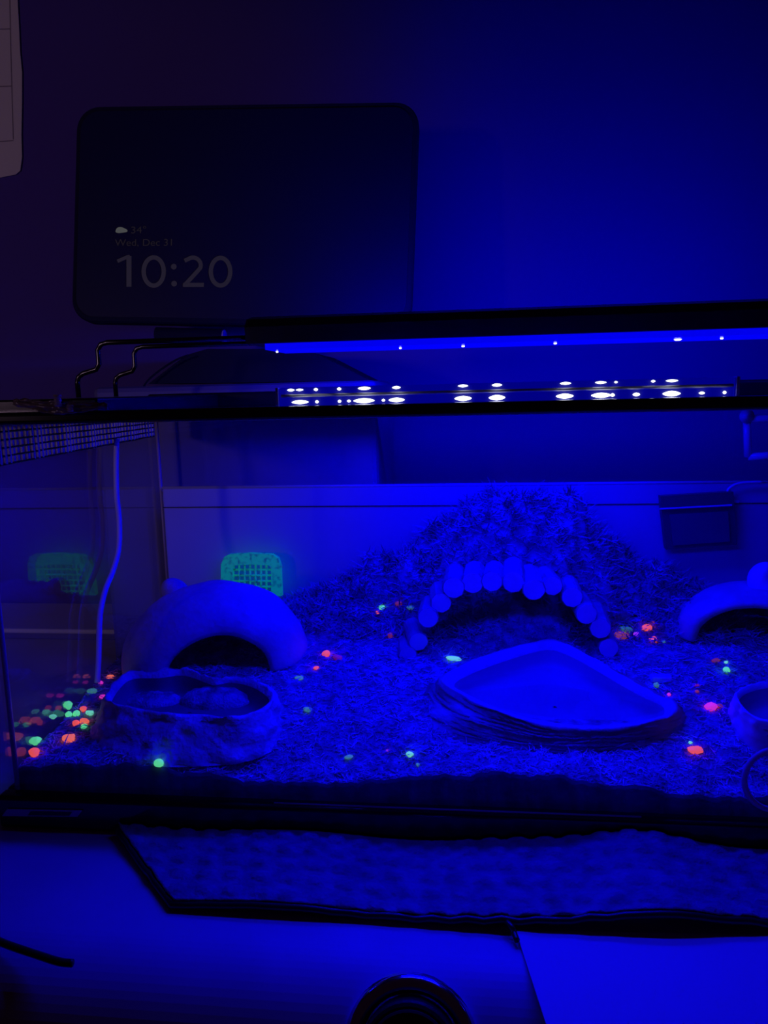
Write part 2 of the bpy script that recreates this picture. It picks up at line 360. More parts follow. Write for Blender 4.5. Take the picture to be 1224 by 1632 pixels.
for xe in (lx0, lx1):
    s = -1 if xe == lx0 else 1
    MB().prism([(xe, a, b) for a, b in pr], (s * 0.006, 0, 0)).build('end_cap', M['housing'], bar)
    ax = xe + s * 0.003
    foot = XL - 0.0045 if s < 0 else XR + 0.001
    for yy in (0.428, 0.476):
        zt = zb + 0.0035
        x1, x2, zm = foot - s * 0.014, foot, ZH + (zt - ZH) * 0.48
        pts = [(ax - s * 0.01, yy, zt), (x1 - s * 0.006, yy, zt), (x1 - s * 0.002, yy, zt - 0.001), (x1, yy, zt - 0.004), (x1, yy, zm + 0.004), (x1 + s * 0.002, yy, zm + 0.001), (x2 - s * 0.004, yy, zm - 0.001), (x2 - s * 0.001, yy, zm - 0.003), (x2, yy, zm - 0.006), (x2, yy, (ZH if s < 0 else ZT) + 0.0001)]
        MB().tube(pts, 0.00145, 10).build('wire_leg', M['wire'], bar, smooth=True)
for px, r in ((441, 0.0008), (638, 0.0008), (738, 0.0010), (885, 0.0010), (1080, 0.0022), (1150, 0.0010)):
    X = at(px, 547, 0.45).x
    MB().rings([circ(Vector((X, 0.45, zb - 0.0035)), r, 12, X3, Y3), circ(Vector((X, 0.45, zb - 0.0040)), r * 0.6, 12, X3, Y3)]).build('led', M['led'], lens)  # glowing discs stand in for the glints on the lens
lc = Vector((0.005, 0.451, zb - 0.0052))
BLUE = (0.0, 0.0, 1.0)
lamp('lamp_bar_light', 'AREA', lc, lc - Z3, 0.7, BLUE, bar, shape='RECTANGLE', size=0.215, size_y=0.036)
sp = Vector(((lx0 + lx1) / 2 + 0.02, YL1 + 0.004, zb + 0.012))
lamp('lamp_bar_back_slot', 'AREA', sp, sp + Vector((0, 1, 0.12)), 0.40, BLUE, bar, shape='RECTANGLE', size=lx1 - lx0 - 0.03, size_y=0.006)  # area light added to brighten the wall, in place of bounce off the lid

# ------------------------------------------------------------------ substrate (coir) and moss mound
SIL = [(-0.160, 0.0), (-0.128, 0.009), (-0.105, 0.014), (-0.085, 0.024), (-0.062, 0.036), (-0.04, 0.050), (-0.022, 0.060), (-0.008, 0.072), (0.010, 0.078), (0.04, 0.081), (0.062, 0.076), (0.078, 0.066), (0.088, 0.052), (0.10, 0.042), (0.125, 0.030), (0.15, 0.018), (0.17, 0.0)]
def lut(t, x):
    if x <= t[0][0] or x >= t[-1][0]: return 0.0
    for (a, b), (c, d) in zip(t, t[1:]):
        if x <= c: return b + (d - b) * (x - a) / (c - a)
def sm(a, b, x):
    t = max(0, min(1, (x - a) / (b - a))); return t * t * (3 - 2 * t)
wrim = [(868, 1022), (905, 1030), (950, 1053), (1000, 1082), (1045, 1106), (1078, 1122), (1068, 1142), (1000, 1157), (930, 1160), (850, 1150), (790, 1132), (735, 1106), (706, 1084), (735, 1064), (800, 1040)]
wbas = [(880, 1040), (960, 1070), (1050, 1110), (1088, 1140), (1078, 1172), (1000, 1192), (900, 1200), (800, 1192), (720, 1180), (670, 1160), (645, 1128), (675, 1100), (760, 1060)]
frim = [(168, 1112), (183, 1088), (205, 1073), (250, 1071), (292, 1067), (330, 1079), (345, 1083), (372, 1079), (405, 1085), (432, 1100), (438, 1113), (418, 1132), (372, 1146), (330, 1141), (290, 1140), (245, 1136), (205, 1128), (178, 1122)]
fbas = [(152, 1150), (185, 1110), (290, 1100), (400, 1105), (450, 1130), (448, 1180), (400, 1212), (310, 1222), (220, 1220), (160, 1205), (146, 1180)]
rrim = [(1172, 1108), (1195, 1092), (1235, 1086), (1285, 1092), (1320, 1115), (1300, 1145), (1240, 1152), (1195, 1140)]
rbas = [(1158, 1135), (1190, 1105), (1260, 1100), (1330, 1120), (1335, 1160), (1290, 1190), (1220, 1200), (1175, 1180)]
def hollow(px, z, k, y0, f):
    p = [atZ(a, b, z, k, y0) for a, b in px]; c = sum(p, Vector()) / len(p); return [c + (q - c) * f for q in p]
HOLLOWS = [(hollow(wrim, 0.0440, 0.19, 0.365, 0.96), 0.0345), (hollow(frim, 0.050, 0.02, 0.35, 0.97), 0.032), (hollow(rrim, 0.052, 0, 0, 0.97), 0.034)]
HOLLOWS = [(p, z, min(q.x for q in p), max(q.x for q in p), min(q.y for q in p), max(q.y for q in p)) for p, z in HOLLOWS]
def dug(x, y, g):
    """bedding pressed down under the dishes"""
    for p, z, xa, xz, ya, yz in HOLLOWS:
        if xa < x < xz and ya < y < yz:
            ins = False; n = len(p)
            for k in range(n):
                a, b = p[k], p[k - 1]
                if (a.y > y) != (b.y > y) and x < (b.x - a.x) * (y - a.y) / (b.y - a.y) + a.x: ins = not ins
            if ins: return min(g, z)
    return g
def ground0(x, y):
    return 0.0285 + 0.164 * (y - 0.325) * (1 - 0.35 * sm(0.46, 0.52, y)) + 0.004 * sm(0.36, 0.33, y) * math.sin(x * 31 + 1) - 0.003 * sm(-0.15, -0.21, x)
def ground(x, y, n=True):
    g = ground0(x, y)
    h = lut(SIL, x); front = 0.452 - 0.01 * math.sin(x * 40)
    g2 = g + h * sm(front, front + 0.045, y)
    if n:
        a = min(1.0, h * sm(front - 0.01, front + 0.03, y) / 0.03)
        g2 += 0.0022 * fbm((x, y, 0.3), 70, 4) + 0.0011 * fbm((x, y, 5.3), 260, 3) + a * (0.010 * fbm((x, y, 2.0), 55, 4) + 0.004 * fbm((x, y, 8.0), 230, 3))
    return dug(x, y, g2)
def hit(px, py):
    """the place on the substrate seen at a pixel"""
    d = ray(px, py); t = 0.30 / d.y
    for i in range(900):
        p = CAM + d * t
        if p.z <= ground(p.x, p.y, False) or p.y > 0.511: return p
        t += 0.0005 / d.y
    return p
sx0, sx1, sy0, sy1 = XL + 0.0035, XR - 0.0035, YF + 0.0034, 0.5125
NX, NY = 470, 190
sub = MB(); V = []
for j in range(NY + 1):
    y = sy0 + (sy1 - sy0) * j / NY
    for i in range(NX + 1):
        x = sx0 + (sx1 - sx0) * i / NX
        V.append((x, y, ground(x, y)))
Fq = [(j * (NX + 1) + i, j * (NX + 1) + i + 1, (j + 1) * (NX + 1) + i + 1, (j + 1) * (NX + 1) + i) for j in range(NY) for i in range(NX)]
mis = [1 if (V[f[0]][2] - ground0(V[f[0]][0], V[f[0]][1])) > 0.012 else 0 for f in Fq]
sub.v = V[:]; sub.f = Fq[:]; sub.mi = mis[:]
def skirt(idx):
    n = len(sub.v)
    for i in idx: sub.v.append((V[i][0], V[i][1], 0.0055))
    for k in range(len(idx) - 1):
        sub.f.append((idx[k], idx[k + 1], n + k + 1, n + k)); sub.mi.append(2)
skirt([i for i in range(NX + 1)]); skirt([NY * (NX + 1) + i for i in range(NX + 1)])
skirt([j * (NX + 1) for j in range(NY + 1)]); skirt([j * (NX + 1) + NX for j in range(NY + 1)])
so = sub.build('coir_bedding', [M['soil'], M['moss'], M['soil_dark']], base=(0.04, 0.42, 0.0055), smooth=True)
tag(so, 'dark fibrous coir bedding covering the tank floor and banked against the back', 'bedding', kind='stuff')

def strands(n, pick, lmin, lmax, wid, lift):
    b = MB(); R = random.Random(n)
    for _ in range(n):
        x, y = pick(R)
        z = ground(x, y)
        if z < 0.0346 and y > sy0 + 0.012 and z in (0.0345, 0.032, 0.034): continue
        a = R.uniform(0, 2 * PI); l = R.uniform(lmin, lmax); el = R.uniform(-0.25, lift)
        d = Vector((math.cos(a), math.sin(a), el)).normalized(); s = d.cross(Z3).normalized() * wid * R.uniform(0.6, 1.4)
        s2 = s.cross(d).normalized() * s.length
        p0 = Vector((x, y, z + 0.0004)); bend = Vector((R.uniform(-1, 1), R.uniform(-1, 1), R.uniform(-0.8, 0.6))) * l * 0.35
        p1 = p0 + d * l * 0.5 + bend * 0.35; p2 = p0 + d * l + bend
        vs_ = []
        for p, q in ((p0, 1.0), (p1, 0.9), (p2, 0.4)): vs_ += [p + s * q, p - s * q, p + s2 * q]
        if any(v.y < sy0 or v.y > sy1 or v.x < sx0 or v.x > sx1 for v in vs_): continue
        b.add(vs_, [(0, 1, 4, 3), (1, 2, 5, 4), (2, 0, 3, 5), (3, 4, 7, 6), (4, 5, 8, 7), (5, 3, 6, 8)])
    return b
tag(strands(24000, lambda R: (R.uniform(sx0, 0.20), sy0 + (sy1 - sy0) * R.random() ** 1.3), 0.0012, 0.0052, 0.00026, 0.6).build('coir_fibre', M['fibre'], so), kind='stuff')
def pick_m(R):
    while True:
        x = R.uniform(-0.155, 0.17); y = R.uniform(0.455, sy1)
        if lut(SIL, x) > 0.004: return x, y
tag(strands(14000, pick_m, 0.003, 0.010, 0.00042, 1.3).build('moss_strand', M['moss'], so), kind='stuff')

# ------------------------------------------------------------------ coconut huts
def hut(name, px, py, rx, rz, open_r, depth, label, yaw=0.0, nub=False, Y=None):
    p = hit(px, py) if Y is None else at(px, py, Y)
    gz = ground(p.x, p.y + depth * 0.5, False) - 0.004 if Y is None else p.z - 0.004
    c = Vector((at(px, py - 60, p.y + depth * 0.4).x, p.y + depth * 0.40, gz))
    t = thing(name, c, label, 'hide', 'half coconut hides')
    prof = []
    ro = open_r
    for k in range(9):                      # front face swelling from the opening to the widest ring
        a = k / 8; prof.append((ro + (1 - ro) * math.sin(a * PI / 2), -0.40 * depth * math.cos(a * PI / 2) ** 1.0))
    for k in range(1, 15):                  # back dome
        a = k / 14 * PI / 2; prof.append((math.cos(a), 0.60 * depth * math.sin(a)))
    def skin(shrink):
        rings = []
        for r, y in prof:
            rr = max(0.02, r - shrink / rx); ring = []
            for k in range(49):
                u = PI * k / 48
                n = 1 + 0.02 * fbm((math.cos(u) * r, y * 20, math.sin(u) * r), 3.0, 3)
                q = Vector((rx * rr * n * math.cos(u), y * (1 - shrink / depth), rz * rr * n * math.sin(u)))
                ring.append(c + Matrix.Rotation(yaw, 3, 'Z') @ q)
            rings.append(ring)
        return rings
    A, B = skin(0.0), skin(0.0035)
    b = MB(); n = 49; m = len(prof)
    Vv = [v for r in A for v in r] + [v for r in B for v in r]; Fc = []
    for i in range(m - 1):
        for k in range(n - 1):
            q = (i * n + k, i * n + k + 1, (i + 1) * n + k + 1, (i + 1) * n + k)
            Fc.append(q); Fc.append(tuple(m * n + v for v in q[::-1]))
    for k in range(n - 1): Fc.append((k + 1, k, m * n + k, m * n + k + 1))
    for i in range(m - 1):
        for e in (0, n - 1):
            q = (i * n + e, (i + 1) * n + e, m * n + (i + 1) * n + e, m * n + i * n + e); Fc.append(q if e else q[::-1])
    b.add(Vv, Fc); b.build('shell', M['coconut'], t, smooth=True)
    if nub:
        q = c + Vector((-rx * 0.44, 0.004, rz * 0.84))
        MB().rings([circ(q + Vector((-0.003 * math.sin(k / 8 * PI / 2), 0, 0.0095 * math.sin(k / 8 * PI / 2))), 0.0085 * math.cos(k / 8 * PI / 2) + 0.0002, 16, X3, Y3) for k in range(9)]).build('nub', M['coconut'], t, smooth=True)
    return t, c
hutL, hcL = hut('coconut_hut', 345, 1090, 0.0555, 0.0465, 0.58, 0.085, 'half coconut hide with dark arched opening behind the rough food bowl', 0.36, True)
hutR, hcR = hut('coconut_hut', 1212, 1046, 0.0480, 0.0315, 0.80, 0.07, 'paler half coconut hide at the right edge under a round shell', -0.30, False)

# ------------------------------------------------------------------ log arch
logs_px = [(650, 1045, 15), (667, 1023, 16), (682, 985, 17), (703, 961, 17), (723, 937, 18), (753, 929, 18), (784, 927, 17), (818, 928, 18), (851, 940, 18), (881, 934, 16), (912, 952, 17), (935, 979, 17), (957, 1002, 17), (970, 1033, 16)]
YA = 0.434
arch = thing('log_arch', (at(810, 1045, YA).x, YA + 0.02, 0.045), 'arched bridge of short round logs standing behind the water dish', 'log bridge')
RL = random.Random(3)
for i, (x, y, r) in enumerate(logs_px):
    p = at(x, y, YA + RL.uniform(-0.002, 0.003)); rr = r / FPX * 0.448 * 1.02; L = RL.uniform(0.027, 0.033)
    d = Vector((RL.uniform(-0.12, 0.12) - 0.10 * (i < 4), 1, RL.uniform(-0.02, 0.06))).normalized()
    ax = d.cross(Z3).normalized(); ay = ax.cross(d)
    prof_l = [(0.0, 0.90), (0.0006, 0.97), (0.0016, 1.0), (L * 0.5, 0.98), (L - 0.0016, 1.0), (L, 0.92)]
    b = MB().rings([[p + d * t + (ax * math.cos(2 * PI * k / 18) + ay * math.sin(2 * PI * k / 18)) * rr * q * (1 + 0.03 * math.sin(3 * k + i)) for k in range(18)] for t, q in prof_l])
    b.mi = [0] * len(b.f); b.mi[-1] = 1; b.mi[-2] = 1
    b.build('log', [M['log'], M['log_end']], arch)
# pale split stick resting on the bedding right of the arch
p0, p1 = at(938, 972, 0.468), at(1016, 984, 0.476)
stk = MB().tube([p0, p0.lerp(p1, 0.3) + Vector((0, 0, 0.001)), p0.lerp(p1, 0.7), p1], 0.005, 10, radii=[0.0052, 0.0056, 0.0048, 0.0015]).build('split_stick', M['log'], base=p0, smooth=True)
tag(stk, 'pale split stick lying on the moss right of the log arch', 'stick')

# ------------------------------------------------------------------ dishes
def dish(name, rim_px, base_px, zr, kr, y0, zbse, floor_drop, inset, strata, m_out, m_in, label, cat, rough=0.0012, n=110, layers=9, wall_in=0.86, smooth_in=True):
    rim = resample(catmull([atZ(x, y, zr, kr, y0) for x, y in rim_px], 220), n)
    bas = resample(catmull([atZ(x, y, zbse, 0, 0) for x, y in base_px], 220), n)
    c = sum(rim, Vector()) / n
    t = thing(name, Vector((c.x, c.y, zbse)), label, cat)
    # start both rings at the same bearing
    def align(r):
        cc = sum(r, Vector()) / n
        k = max(range(n), key=lambda i: math.cos(math.atan2(r[i].y - cc.y, r[i].x - cc.x)))
        r = r[k:] + r[:k]
        if (r[n // 4] - cc).y < 0: r = [r[0]] + r[1:][::-1]
        return r
    rim, bas = align(rim), align(bas)
    rings = [bas]
    for L in range(layers):
        for e, off in ((0.15, -1), (0.85, 1)):
            t_ = (L + e) / layers; ring = []
            for k in range(n):
                p = bas[k].lerp(rim[k], t_); d = (p - c); d.z = 0; d.normalize()
                s = strata * off * (0.6 + 0.8 * noise.noise(Vector((k * 0.09, L * 1.7, 0))))
                s += rough * fbm((p.x, p.y, p.z), 140, 3)
                wv = strata * 0.9 * noise.noise(Vector((math.cos(2 * PI * k / n) * 2.2, math.sin(2 * PI * k / n) * 2.2, L * 0.6)))
                ring.append(p + d * s + Vector((0, 0, wv * (0 if L == 0 else 1))))
            rings.append(ring)
    crest = [p + Vector((0, 0, 0.0006 + rough * 0.8 * fbm((p.x, p.y, 1), 120, 3))) for p in rim]
    inner = []
    for f, dz in ((wall_in + (1 - wall_in) * 0.72, 0.0004), (wall_in + (1 - wall_in) * 0.3, -floor_drop * 0.25), (wall_in, -floor_drop * 0.7), (wall_in * 0.93, -floor_drop * 0.97), (wall_in * 0.6, -floor_drop), (0.02, -floor_drop)):
        inner.append([Vector((c.x + (p.x - c.x) * f, c.y + (p.y - c.y) * f, c.z + (p.z - c.z) * f + dz)) for p in rim])
    b = MB().rings(rings + [crest, inner[0], inner[1]], False)
    b.add(bas, [tuple(range(n))])
    b.build('outer_wall', m_out, t, smooth=True)
    MB().rings(inner[1:], False).build('basin', m_in, t, smooth=True)
    return t, c, rim
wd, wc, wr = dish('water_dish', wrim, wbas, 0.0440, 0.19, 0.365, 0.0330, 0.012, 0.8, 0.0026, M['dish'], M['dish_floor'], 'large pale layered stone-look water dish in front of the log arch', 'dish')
MB().add([Vector((wc.x + (p.x - wc.x) * 0.90, wc.y + (p.y - wc.y) * 0.90, wc.z - 0.0042)) for p in wr], [tuple(range(len(wr)))]).build('water', M['water'], wd)
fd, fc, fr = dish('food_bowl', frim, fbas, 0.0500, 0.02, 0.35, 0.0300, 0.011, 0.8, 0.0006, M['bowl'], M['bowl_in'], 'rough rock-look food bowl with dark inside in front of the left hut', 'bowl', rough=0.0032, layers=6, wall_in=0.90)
for (hx, hy, hr, hh) in ((345, 1112, 0.021, 0.0085), (245, 1112, 0.017, 0.005)):
    p = atZ(hx, hy, 0.041); b = MB(); R = []
    for i in range(10):
        a = i / 9 * PI / 2
        R.append([Vector((p.x + hr * math.cos(a) * math.cos(2 * PI * k / 36) * (1 + 0.05 * noise.noise(Vector((k * .5, i, 0)))), p.y + 0.6 * hr * math.cos(a) * math.sin(2 * PI * k / 36), 0.0380 + hh * math.sin(a) + 0.0016 * noise.noise(Vector((k * 1.7, i * 2.3, hx))))) for k in range(36)])
    hp = b.rings(R, True).build('food_heap', M['soil'], base=(p.x, p.y, 0.0380), smooth=True)
    tag(hp, 'crumbly dark heap on the ' + ('right' if hx > 300 else 'left') + ' side inside the rough food bowl', 'food', 'heaps in the food bowl', 'stuff')
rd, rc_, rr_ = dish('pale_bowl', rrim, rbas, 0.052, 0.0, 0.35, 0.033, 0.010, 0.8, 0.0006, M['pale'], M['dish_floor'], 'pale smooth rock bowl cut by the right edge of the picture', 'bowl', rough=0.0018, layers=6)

# ------------------------------------------------------------------ shell on the right hut
sc_ = at(1224, 922, hcR.y - 0.004); sh = MB(); Rr = []
for i in range(70):                     # a coiled snail shell, its big last whorl seen from the side
    a = -i / 69 * 4.6 * PI; g = math.exp(a * 0.105); cx = Vector((0.0062 * math.cos(a) * g, -0.003 + 0.010 * (1 - g), 0.0062 * math.sin(a) * g))
    tdir = Vector((math.cos(a), 0, math.sin(a)))
    Rr.append([sc_ + cx + (tdir * math.cos(2 * PI * k / 20) + Y3 * math.sin(2 * PI * k / 20)) * 0.0098 * g for k in range(20)])
sh.rings(Rr, True)
tag(sh.build('snail_shell', M['shell'], base=sc_ - Z3 * 0.016, smooth=True), 'smooth pale round snail shell on top of the right hut', 'shell')

# pale chip right of the water dish
p = hit(1053, 1083); b = MB().rbox(p.x - 0.0055, p.x + 0.0055, p.y - 0.003, p.y + 0.003, p.z - 0.001, p.z + 0.0025, 0.001, 2)
tag(b.build('stone_chip', M['pale'], base=p), 'flat pale stone chip right of the water dish', 'stone')

# ------------------------------------------------------------------ neon gravel
gm_cache = {}
def gravel_mesh(kind, seed):
    if (kind, seed) in gm_cache: return gm_cache[(kind, seed)]
    bm = bmesh.new(); bmesh.ops.create_icosphere(bm, subdivisions=2, radius=1.0)
    for v in bm.verts:
        v.co *= 1 + 0.28 * noise.noise(v.co * 1.3 + Vector((seed * 7.1, 0, 0))) + 0.10 * noise.noise(v.co * 3.5 + Vector((0, seed * 3.3, 0)))
    me = bpy.data.meshes.new('gravel_pebble'); bm.to_mesh(me); bm.free(); me.materials.append(GR[kind])
    me.polygons.foreach_set('use_smooth', [True] * len(me.polygons)); gm_cache[(kind, seed)] = me
    return me
gravel = [  # x, y, width px, height px, colour, label
 (176, 1082, 13, 9, 'orange', 'orange-red pebble at the foot of the white cord'),
 (161, 1091, 9, 6, 'magenta', 'small magenta pebble just below the foot of the white cord'),
 (147, 1104, 20, 9, 'mint_dusty', 'soil-speckled mint pebble left of the food bowl\'s back corner'),
 (164, 1113, 12, 8, 'magenta', 'magenta pebble touching the left tip of the food bowl rim'),
 (109, 1128, 14, 15, 'green', 'bright green pebble at the top of the left heap'),
 (133, 1132, 11, 9, 'red', 'small red pebble between the green ones on the left heap'),
 (110, 1143, 12, 10, 'green', 'green pebble left of a touching green twin on the left heap'),
 (122, 1140, 13, 11, 'green', 'green pebble right of a touching green twin on the left heap'),
 (143, 1138, 14, 8, 'mint', 'mint pebble close against the left side of the food bowl'),
 (85, 1146, 13, 8, 'mint', 'mint pebble lying alone left of the green twins'),
 (121, 1156, 10, 12, 'red', 'dark red pebble tucked left of the larger orange one'),
 (135, 1153, 18, 10, 'orange', 'orange pebble lying on a flat green one beside the food bowl'),
 (134, 1161, 13, 8, 'green', 'flat green pebble half under the orange one beside the food bowl'),
 (110, 1180, 23, 14, 'orange', 'largest orange-red pebble low on the left heap'),
 (57, 1186, 20, 15, 'green', 'green pebble resting on a red one by the left corner'),
 (55, 1203, 17, 16, 'red', 'red pebble under a green one by the left corner'),
 (254, 1223, 19, 13, 'green', 'lone bright green pebble in front of the food bowl'),
 (520, 1046, 15, 11, 'red', 'bright red pebble right of the left hut'),
 (538, 1051, 16, 9, 'magenta_faded', 'dull magenta pebble beside a bright red one right of the left hut'),
 (504, 1066, 9, 6, 'red', 'tiny red pebble below the bright red one near the left hut'),
 (477, 1082, 16, 6, 'mint_dusty', 'speckled mint pebble at the right foot of the left hut'),
 (491, 1133, 14, 8, 'mint_dusty', 'thin speckled mint pebble right of the food bowl'),
 (556, 1208, 16, 6, 'mint_dusty', 'speckled mint pebble near the front glass left of the water dish'),
 (618, 1198, 6, 4, 'red', 'tiny red pebble near the front glass left of the water dish'),
 (653, 1206, 12, 10, 'mint', 'oval mint pebble near the front glass below the dish\'s left end'),
 (666, 1220, 7, 5, 'mint_dusty', 'tiny mint pebble just under the oval mint one at the front'),
 (609, 971, 12, 8, 'green', 'green pebble on the moss slope left of the log arch'),
 (602, 979, 6, 6, 'red', 'tiny pink pebble under the green one on the moss slope'),
 (635, 964, 11, 7, 'red_faded', 'faded red pebble high on the moss slope by the log arch'),
 (654, 977, 12, 7, 'mint_faded', 'dim mint pebble close to the left side of the log arch'),
 (622, 1017, 9, 9, 'red_faded', 'faded red pebble in the hollow left of the log arch'),
 (724, 1052, 24, 6, 'mint', 'long mint pebble behind the left back rim of the water dish'),
 (990, 1017, 25, 12, 'orange_dusty', 'large orange pebble at the right foot of the log arch'),
 (999, 1006, 20, 9, 'green_faded', 'angular dark green pebble above the large orange one'),
 (1013, 1016, 10, 8, 'violet', 'round violet pebble between orange pebbles right of the arch'),
 (1031, 1012, 17, 10, 'red', 'oval coral pebble right of the violet one'),
 (1042, 1022, 13, 9, 'red', 'round coral pebble below and right of the oval coral one'),
 (1058, 1024, 6, 4, 'mint_dusty', 'tiny pale pebble right of the round coral one'),
 (1041, 1004, 6, 12, 'red_faded', 'faded red pebble standing behind the coral pebbles'),
 (1157, 1057, 6, 5, 'mint', 'tiny mint pebble in the mouth of the right hut'),
 (1158, 1070, 11, 9, 'green', 'green pebble in front of the mouth of the right hut'),
 (1141, 1055, 12, 6, 'red_faded', 'faded red pebble in the mouth of the right hut'),
 (1133, 1130, 20, 13, 'magenta', 'largest magenta pebble left of the pale bowl'),
 (1147, 1130, 9, 10, 'red_faded', 'dull pink pebble between the magenta one and the pale bowl'),
 (1110, 1094, 8, 5, 'magenta_dusty', 'tiny pink pebble right of the water dish, upper of two'),
 (1111, 1103, 7, 4, 'red_dusty', 'tiny pink pebble right of the water dish, lower of two'),
 (1046, 1094, 8, 8, 'mint_dusty', 'tiny mint pebble beside the pale chip at the dish\'s right'),
 (1066, 1111, 6, 6, 'magenta', 'tiny magenta pebble at the right tip of the water dish'),
 (1108, 1200, 23, 11, 'red', 'bright red oblong pebble at the front right of the water dish'),
 (1100, 1187, 6, 5, 'mint', 'tiny pale pebble just above the bright red oblong one'),
]
for i, (x, y, wd_, ht, kind, lab) in enumerate(gravel):
    p = hit(x, y); s = p.y / FPX
    o = bpy.data.objects.new('gravel_pebble', gravel_mesh(kind, i % 5)); COL.objects.link(o)
    a, c = wd_ * s * 0.52, ht * s * 0.55
    o.scale = (a, (a + c) * 0.5, c); o.rotation_euler = (0, random.uniform(-0.25, 0.25), random.uniform(-0.35, 0.35))
    o.location = (p.x, p.y, max(p.z, ground(p.x, p.y)) + c * 0.55)
    tag(o, lab, 'gravel', 'neon gravel pebbles on the bedding')

# ------------------------------------------------------------------ green lattice basket at the back
YG = 0.500
gk = thing('lattice_basket', at(400, 935, YG), 'small glowing green plastic lattice basket behind the left hut', 'basket')
def gp(x, y, dy=0.0): return at(x, y, YG) + Vector((0, dy, 0))
def gbar(pts, r, name='lattice_bar', par=None): return MB().tube(pts, r, 8).build(name, M['grid'], par or gk, smooth=True)
band = [(352, 950), (352, 900), (357, 888), (366, 884), (400, 882), (434, 884), (443, 890), (447, 902), (449, 950)]
bi = [(371, 950), (371, 906), (372, 903), (374, 901), (400, 900), (428, 901), (431, 903), (432, 906), (432, 950)]
fb = MB(); nB = len(band)
Vb = [gp(*q) for q in band] + [gp(*q) for q in bi] + [gp(*q, 0.004) for q in band] + [gp(*q, 0.004) for q in bi]
Fb = []
for k in range(nB - 1):
    Fb += [(k, k + 1, nB + k + 1, nB + k), (2 * nB + k + 1, 2 * nB + k, 3 * nB + k, 3 * nB + k + 1), (k + 1, k, 2 * nB + k, 2 * nB + k + 1), (nB + k, nB + k + 1, 3 * nB + k + 1, 3 * nB + k)]
fb.add(Vb, Fb).build('frame', M['grid'], gk)
for k in range(6): gbar([gp(380 + 8.7 * k, 901, 0.002), gp(380 + 8.7 * k, 949, 0.002)], 0.0007)
for k in range(5): gbar([gp(371, 909 + 9 * k, 0.002), gp(432, 909 + 9 * k, 0.002)], 0.0007)

# ------------------------------------------------------------------ white cord down the left pane
cp = [(186, 700), (185, 740), (186, 790), (190, 830), (189, 875), (180, 910), (168, 940), (160, 975), (158, 1010), (157, 1050), (155, 1088)]
cpts = catmull([atX(x, y, XL + 0.0085) for x, y in cp], 40, False)
tag(MB().tube(cpts, 0.0016, 10).build('sensor_cord', M['cord'], base=cpts[-1], smooth=True), 'thin white cord hanging down the left glass to the gravel', 'cord')

# ------------------------------------------------------------------ gauge on the backdrop
gq = [at(*q, 0.5105) for q in ((1051, 812), (1166, 806), (1170, 865), (1058, 873))]
gg = thing('square_gauge', (gq[0] + gq[2]) / 2, 'dark square gauge stuck on the backdrop at the right', 'gauge')
cg = sum(gq, Vector()) / 4
q2 = [at(*q, 0.5105) for q in ((1049, 789), (1164, 782))]
body = [q2[0], q2[1], gq[1], gq[2], gq[3], gq[0]]
MB().prism(body, (0, -0.006, 0)).build('body', M['gauge'], gg)
MB().prism([cg.lerp(p, 0.80) + Vector((0, -0.0061, 0)) for p in gq], (0, -0.0008, 0)).build('face', M['gauge_face'], gg)
lp = [at(*q, 0.504) + Vector((0, -0.0006, 0)) for q in ((1051, 811), (1166, 805))]
MB().tube(lp, 0.0006, 6).build('lip', M['clear'], gg)
# pale hollow square frame hanging by the right edge
fc0 = [at(*q, 0.508) for q in ((1190, 668), (1262, 664), (1264, 724), (1192, 728))]
fr_ = thing('hollow_bracket', (fc0[2] + fc0[3]) / 2, 'pale hollow square plastic bracket at the right edge above the gauge', 'bracket')
for a, b in ((0, 1), (1, 2), (2, 3), (3, 0)):
    MB().tube([fc0[a], fc0[b]], 0.0024, 8).build('bar', M['clear'], fr_, smooth=True)
for q in fc0[:1]:
    MB().rings([circ(q + Vector((-0.001, -0.003 + 0.001 * k, 0.002)), 0.0045 - 0.0008 * k, 16, X3, Z3) for k in range(4)]).build('suction_cup', M['clear'], fr_, smooth=True)
# small clear hook on the backdrop bead
hk = [at(*q, 0.509) for q in ((1216, 768), (1180, 770), (1164, 777), (1160, 785), (1168, 798), (1178, 800))]
tag(MB().tube(catmull(hk, 24, False), 0.0009, 8).build('clear_hook', M['clear'], base=hk[-1], smooth=True), 'small clear plastic hook right of the square gauge', 'hook')
# ring on the front glass at the lower right
rc0 = at(1236, 1243, YF - 0.0035)
tag(MB().tube([rc0 + X3 * 0.0125 * math.cos(2 * PI * k / 40) + Z3 * 0.0135 * math.sin(2 * PI * k / 40) for k in range(40)], 0.0013, 8, closed=True).build('plastic_ring', M['shell'], base=rc0 - Z3 * 0.0135, smooth=True), 'blue-lit plastic ring on the front glass at the lower right edge', 'ring')

# ------------------------------------------------------------------ crumpled film and screws on the left rim
fm = MB(); nu, nv = 26, 10; Vf = []
for j in range(nv):
    for i in range(nu):
        u, v = i / (nu - 1), j / (nv - 1)
        p = at(22 + 150 * u, 636 + 8 * u + 20 * v * (0.4 + 0.6 * math.sin(PI * min(1, u * 1.1))), 0.3135)
        q = Vector((p.x, 0.3135 + 0.0015 * noise.noise(Vector((u * 9, v * 5, 1))), p.z + 0.0012 * noise.noise(Vector((u * 11, v * 6, 4)))))
        Vf.append(q)
fm.add(Vf, [(j * nu + i, j * nu + i + 1, (j + 1) * nu + i + 1, (j + 1) * nu + i) for j in range(nv - 1) for i in range(nu - 1)])
fo = fm.build('plastic_film', M['film'], base=Vf[nu * nv // 2], smooth=True)
sol = fo.modifiers.new('thickness', 'SOLIDIFY'); sol.thickness = 0.0004
tag(fo, 'crumpled scrap of plastic film hanging over the left end of the front rim', 'film')
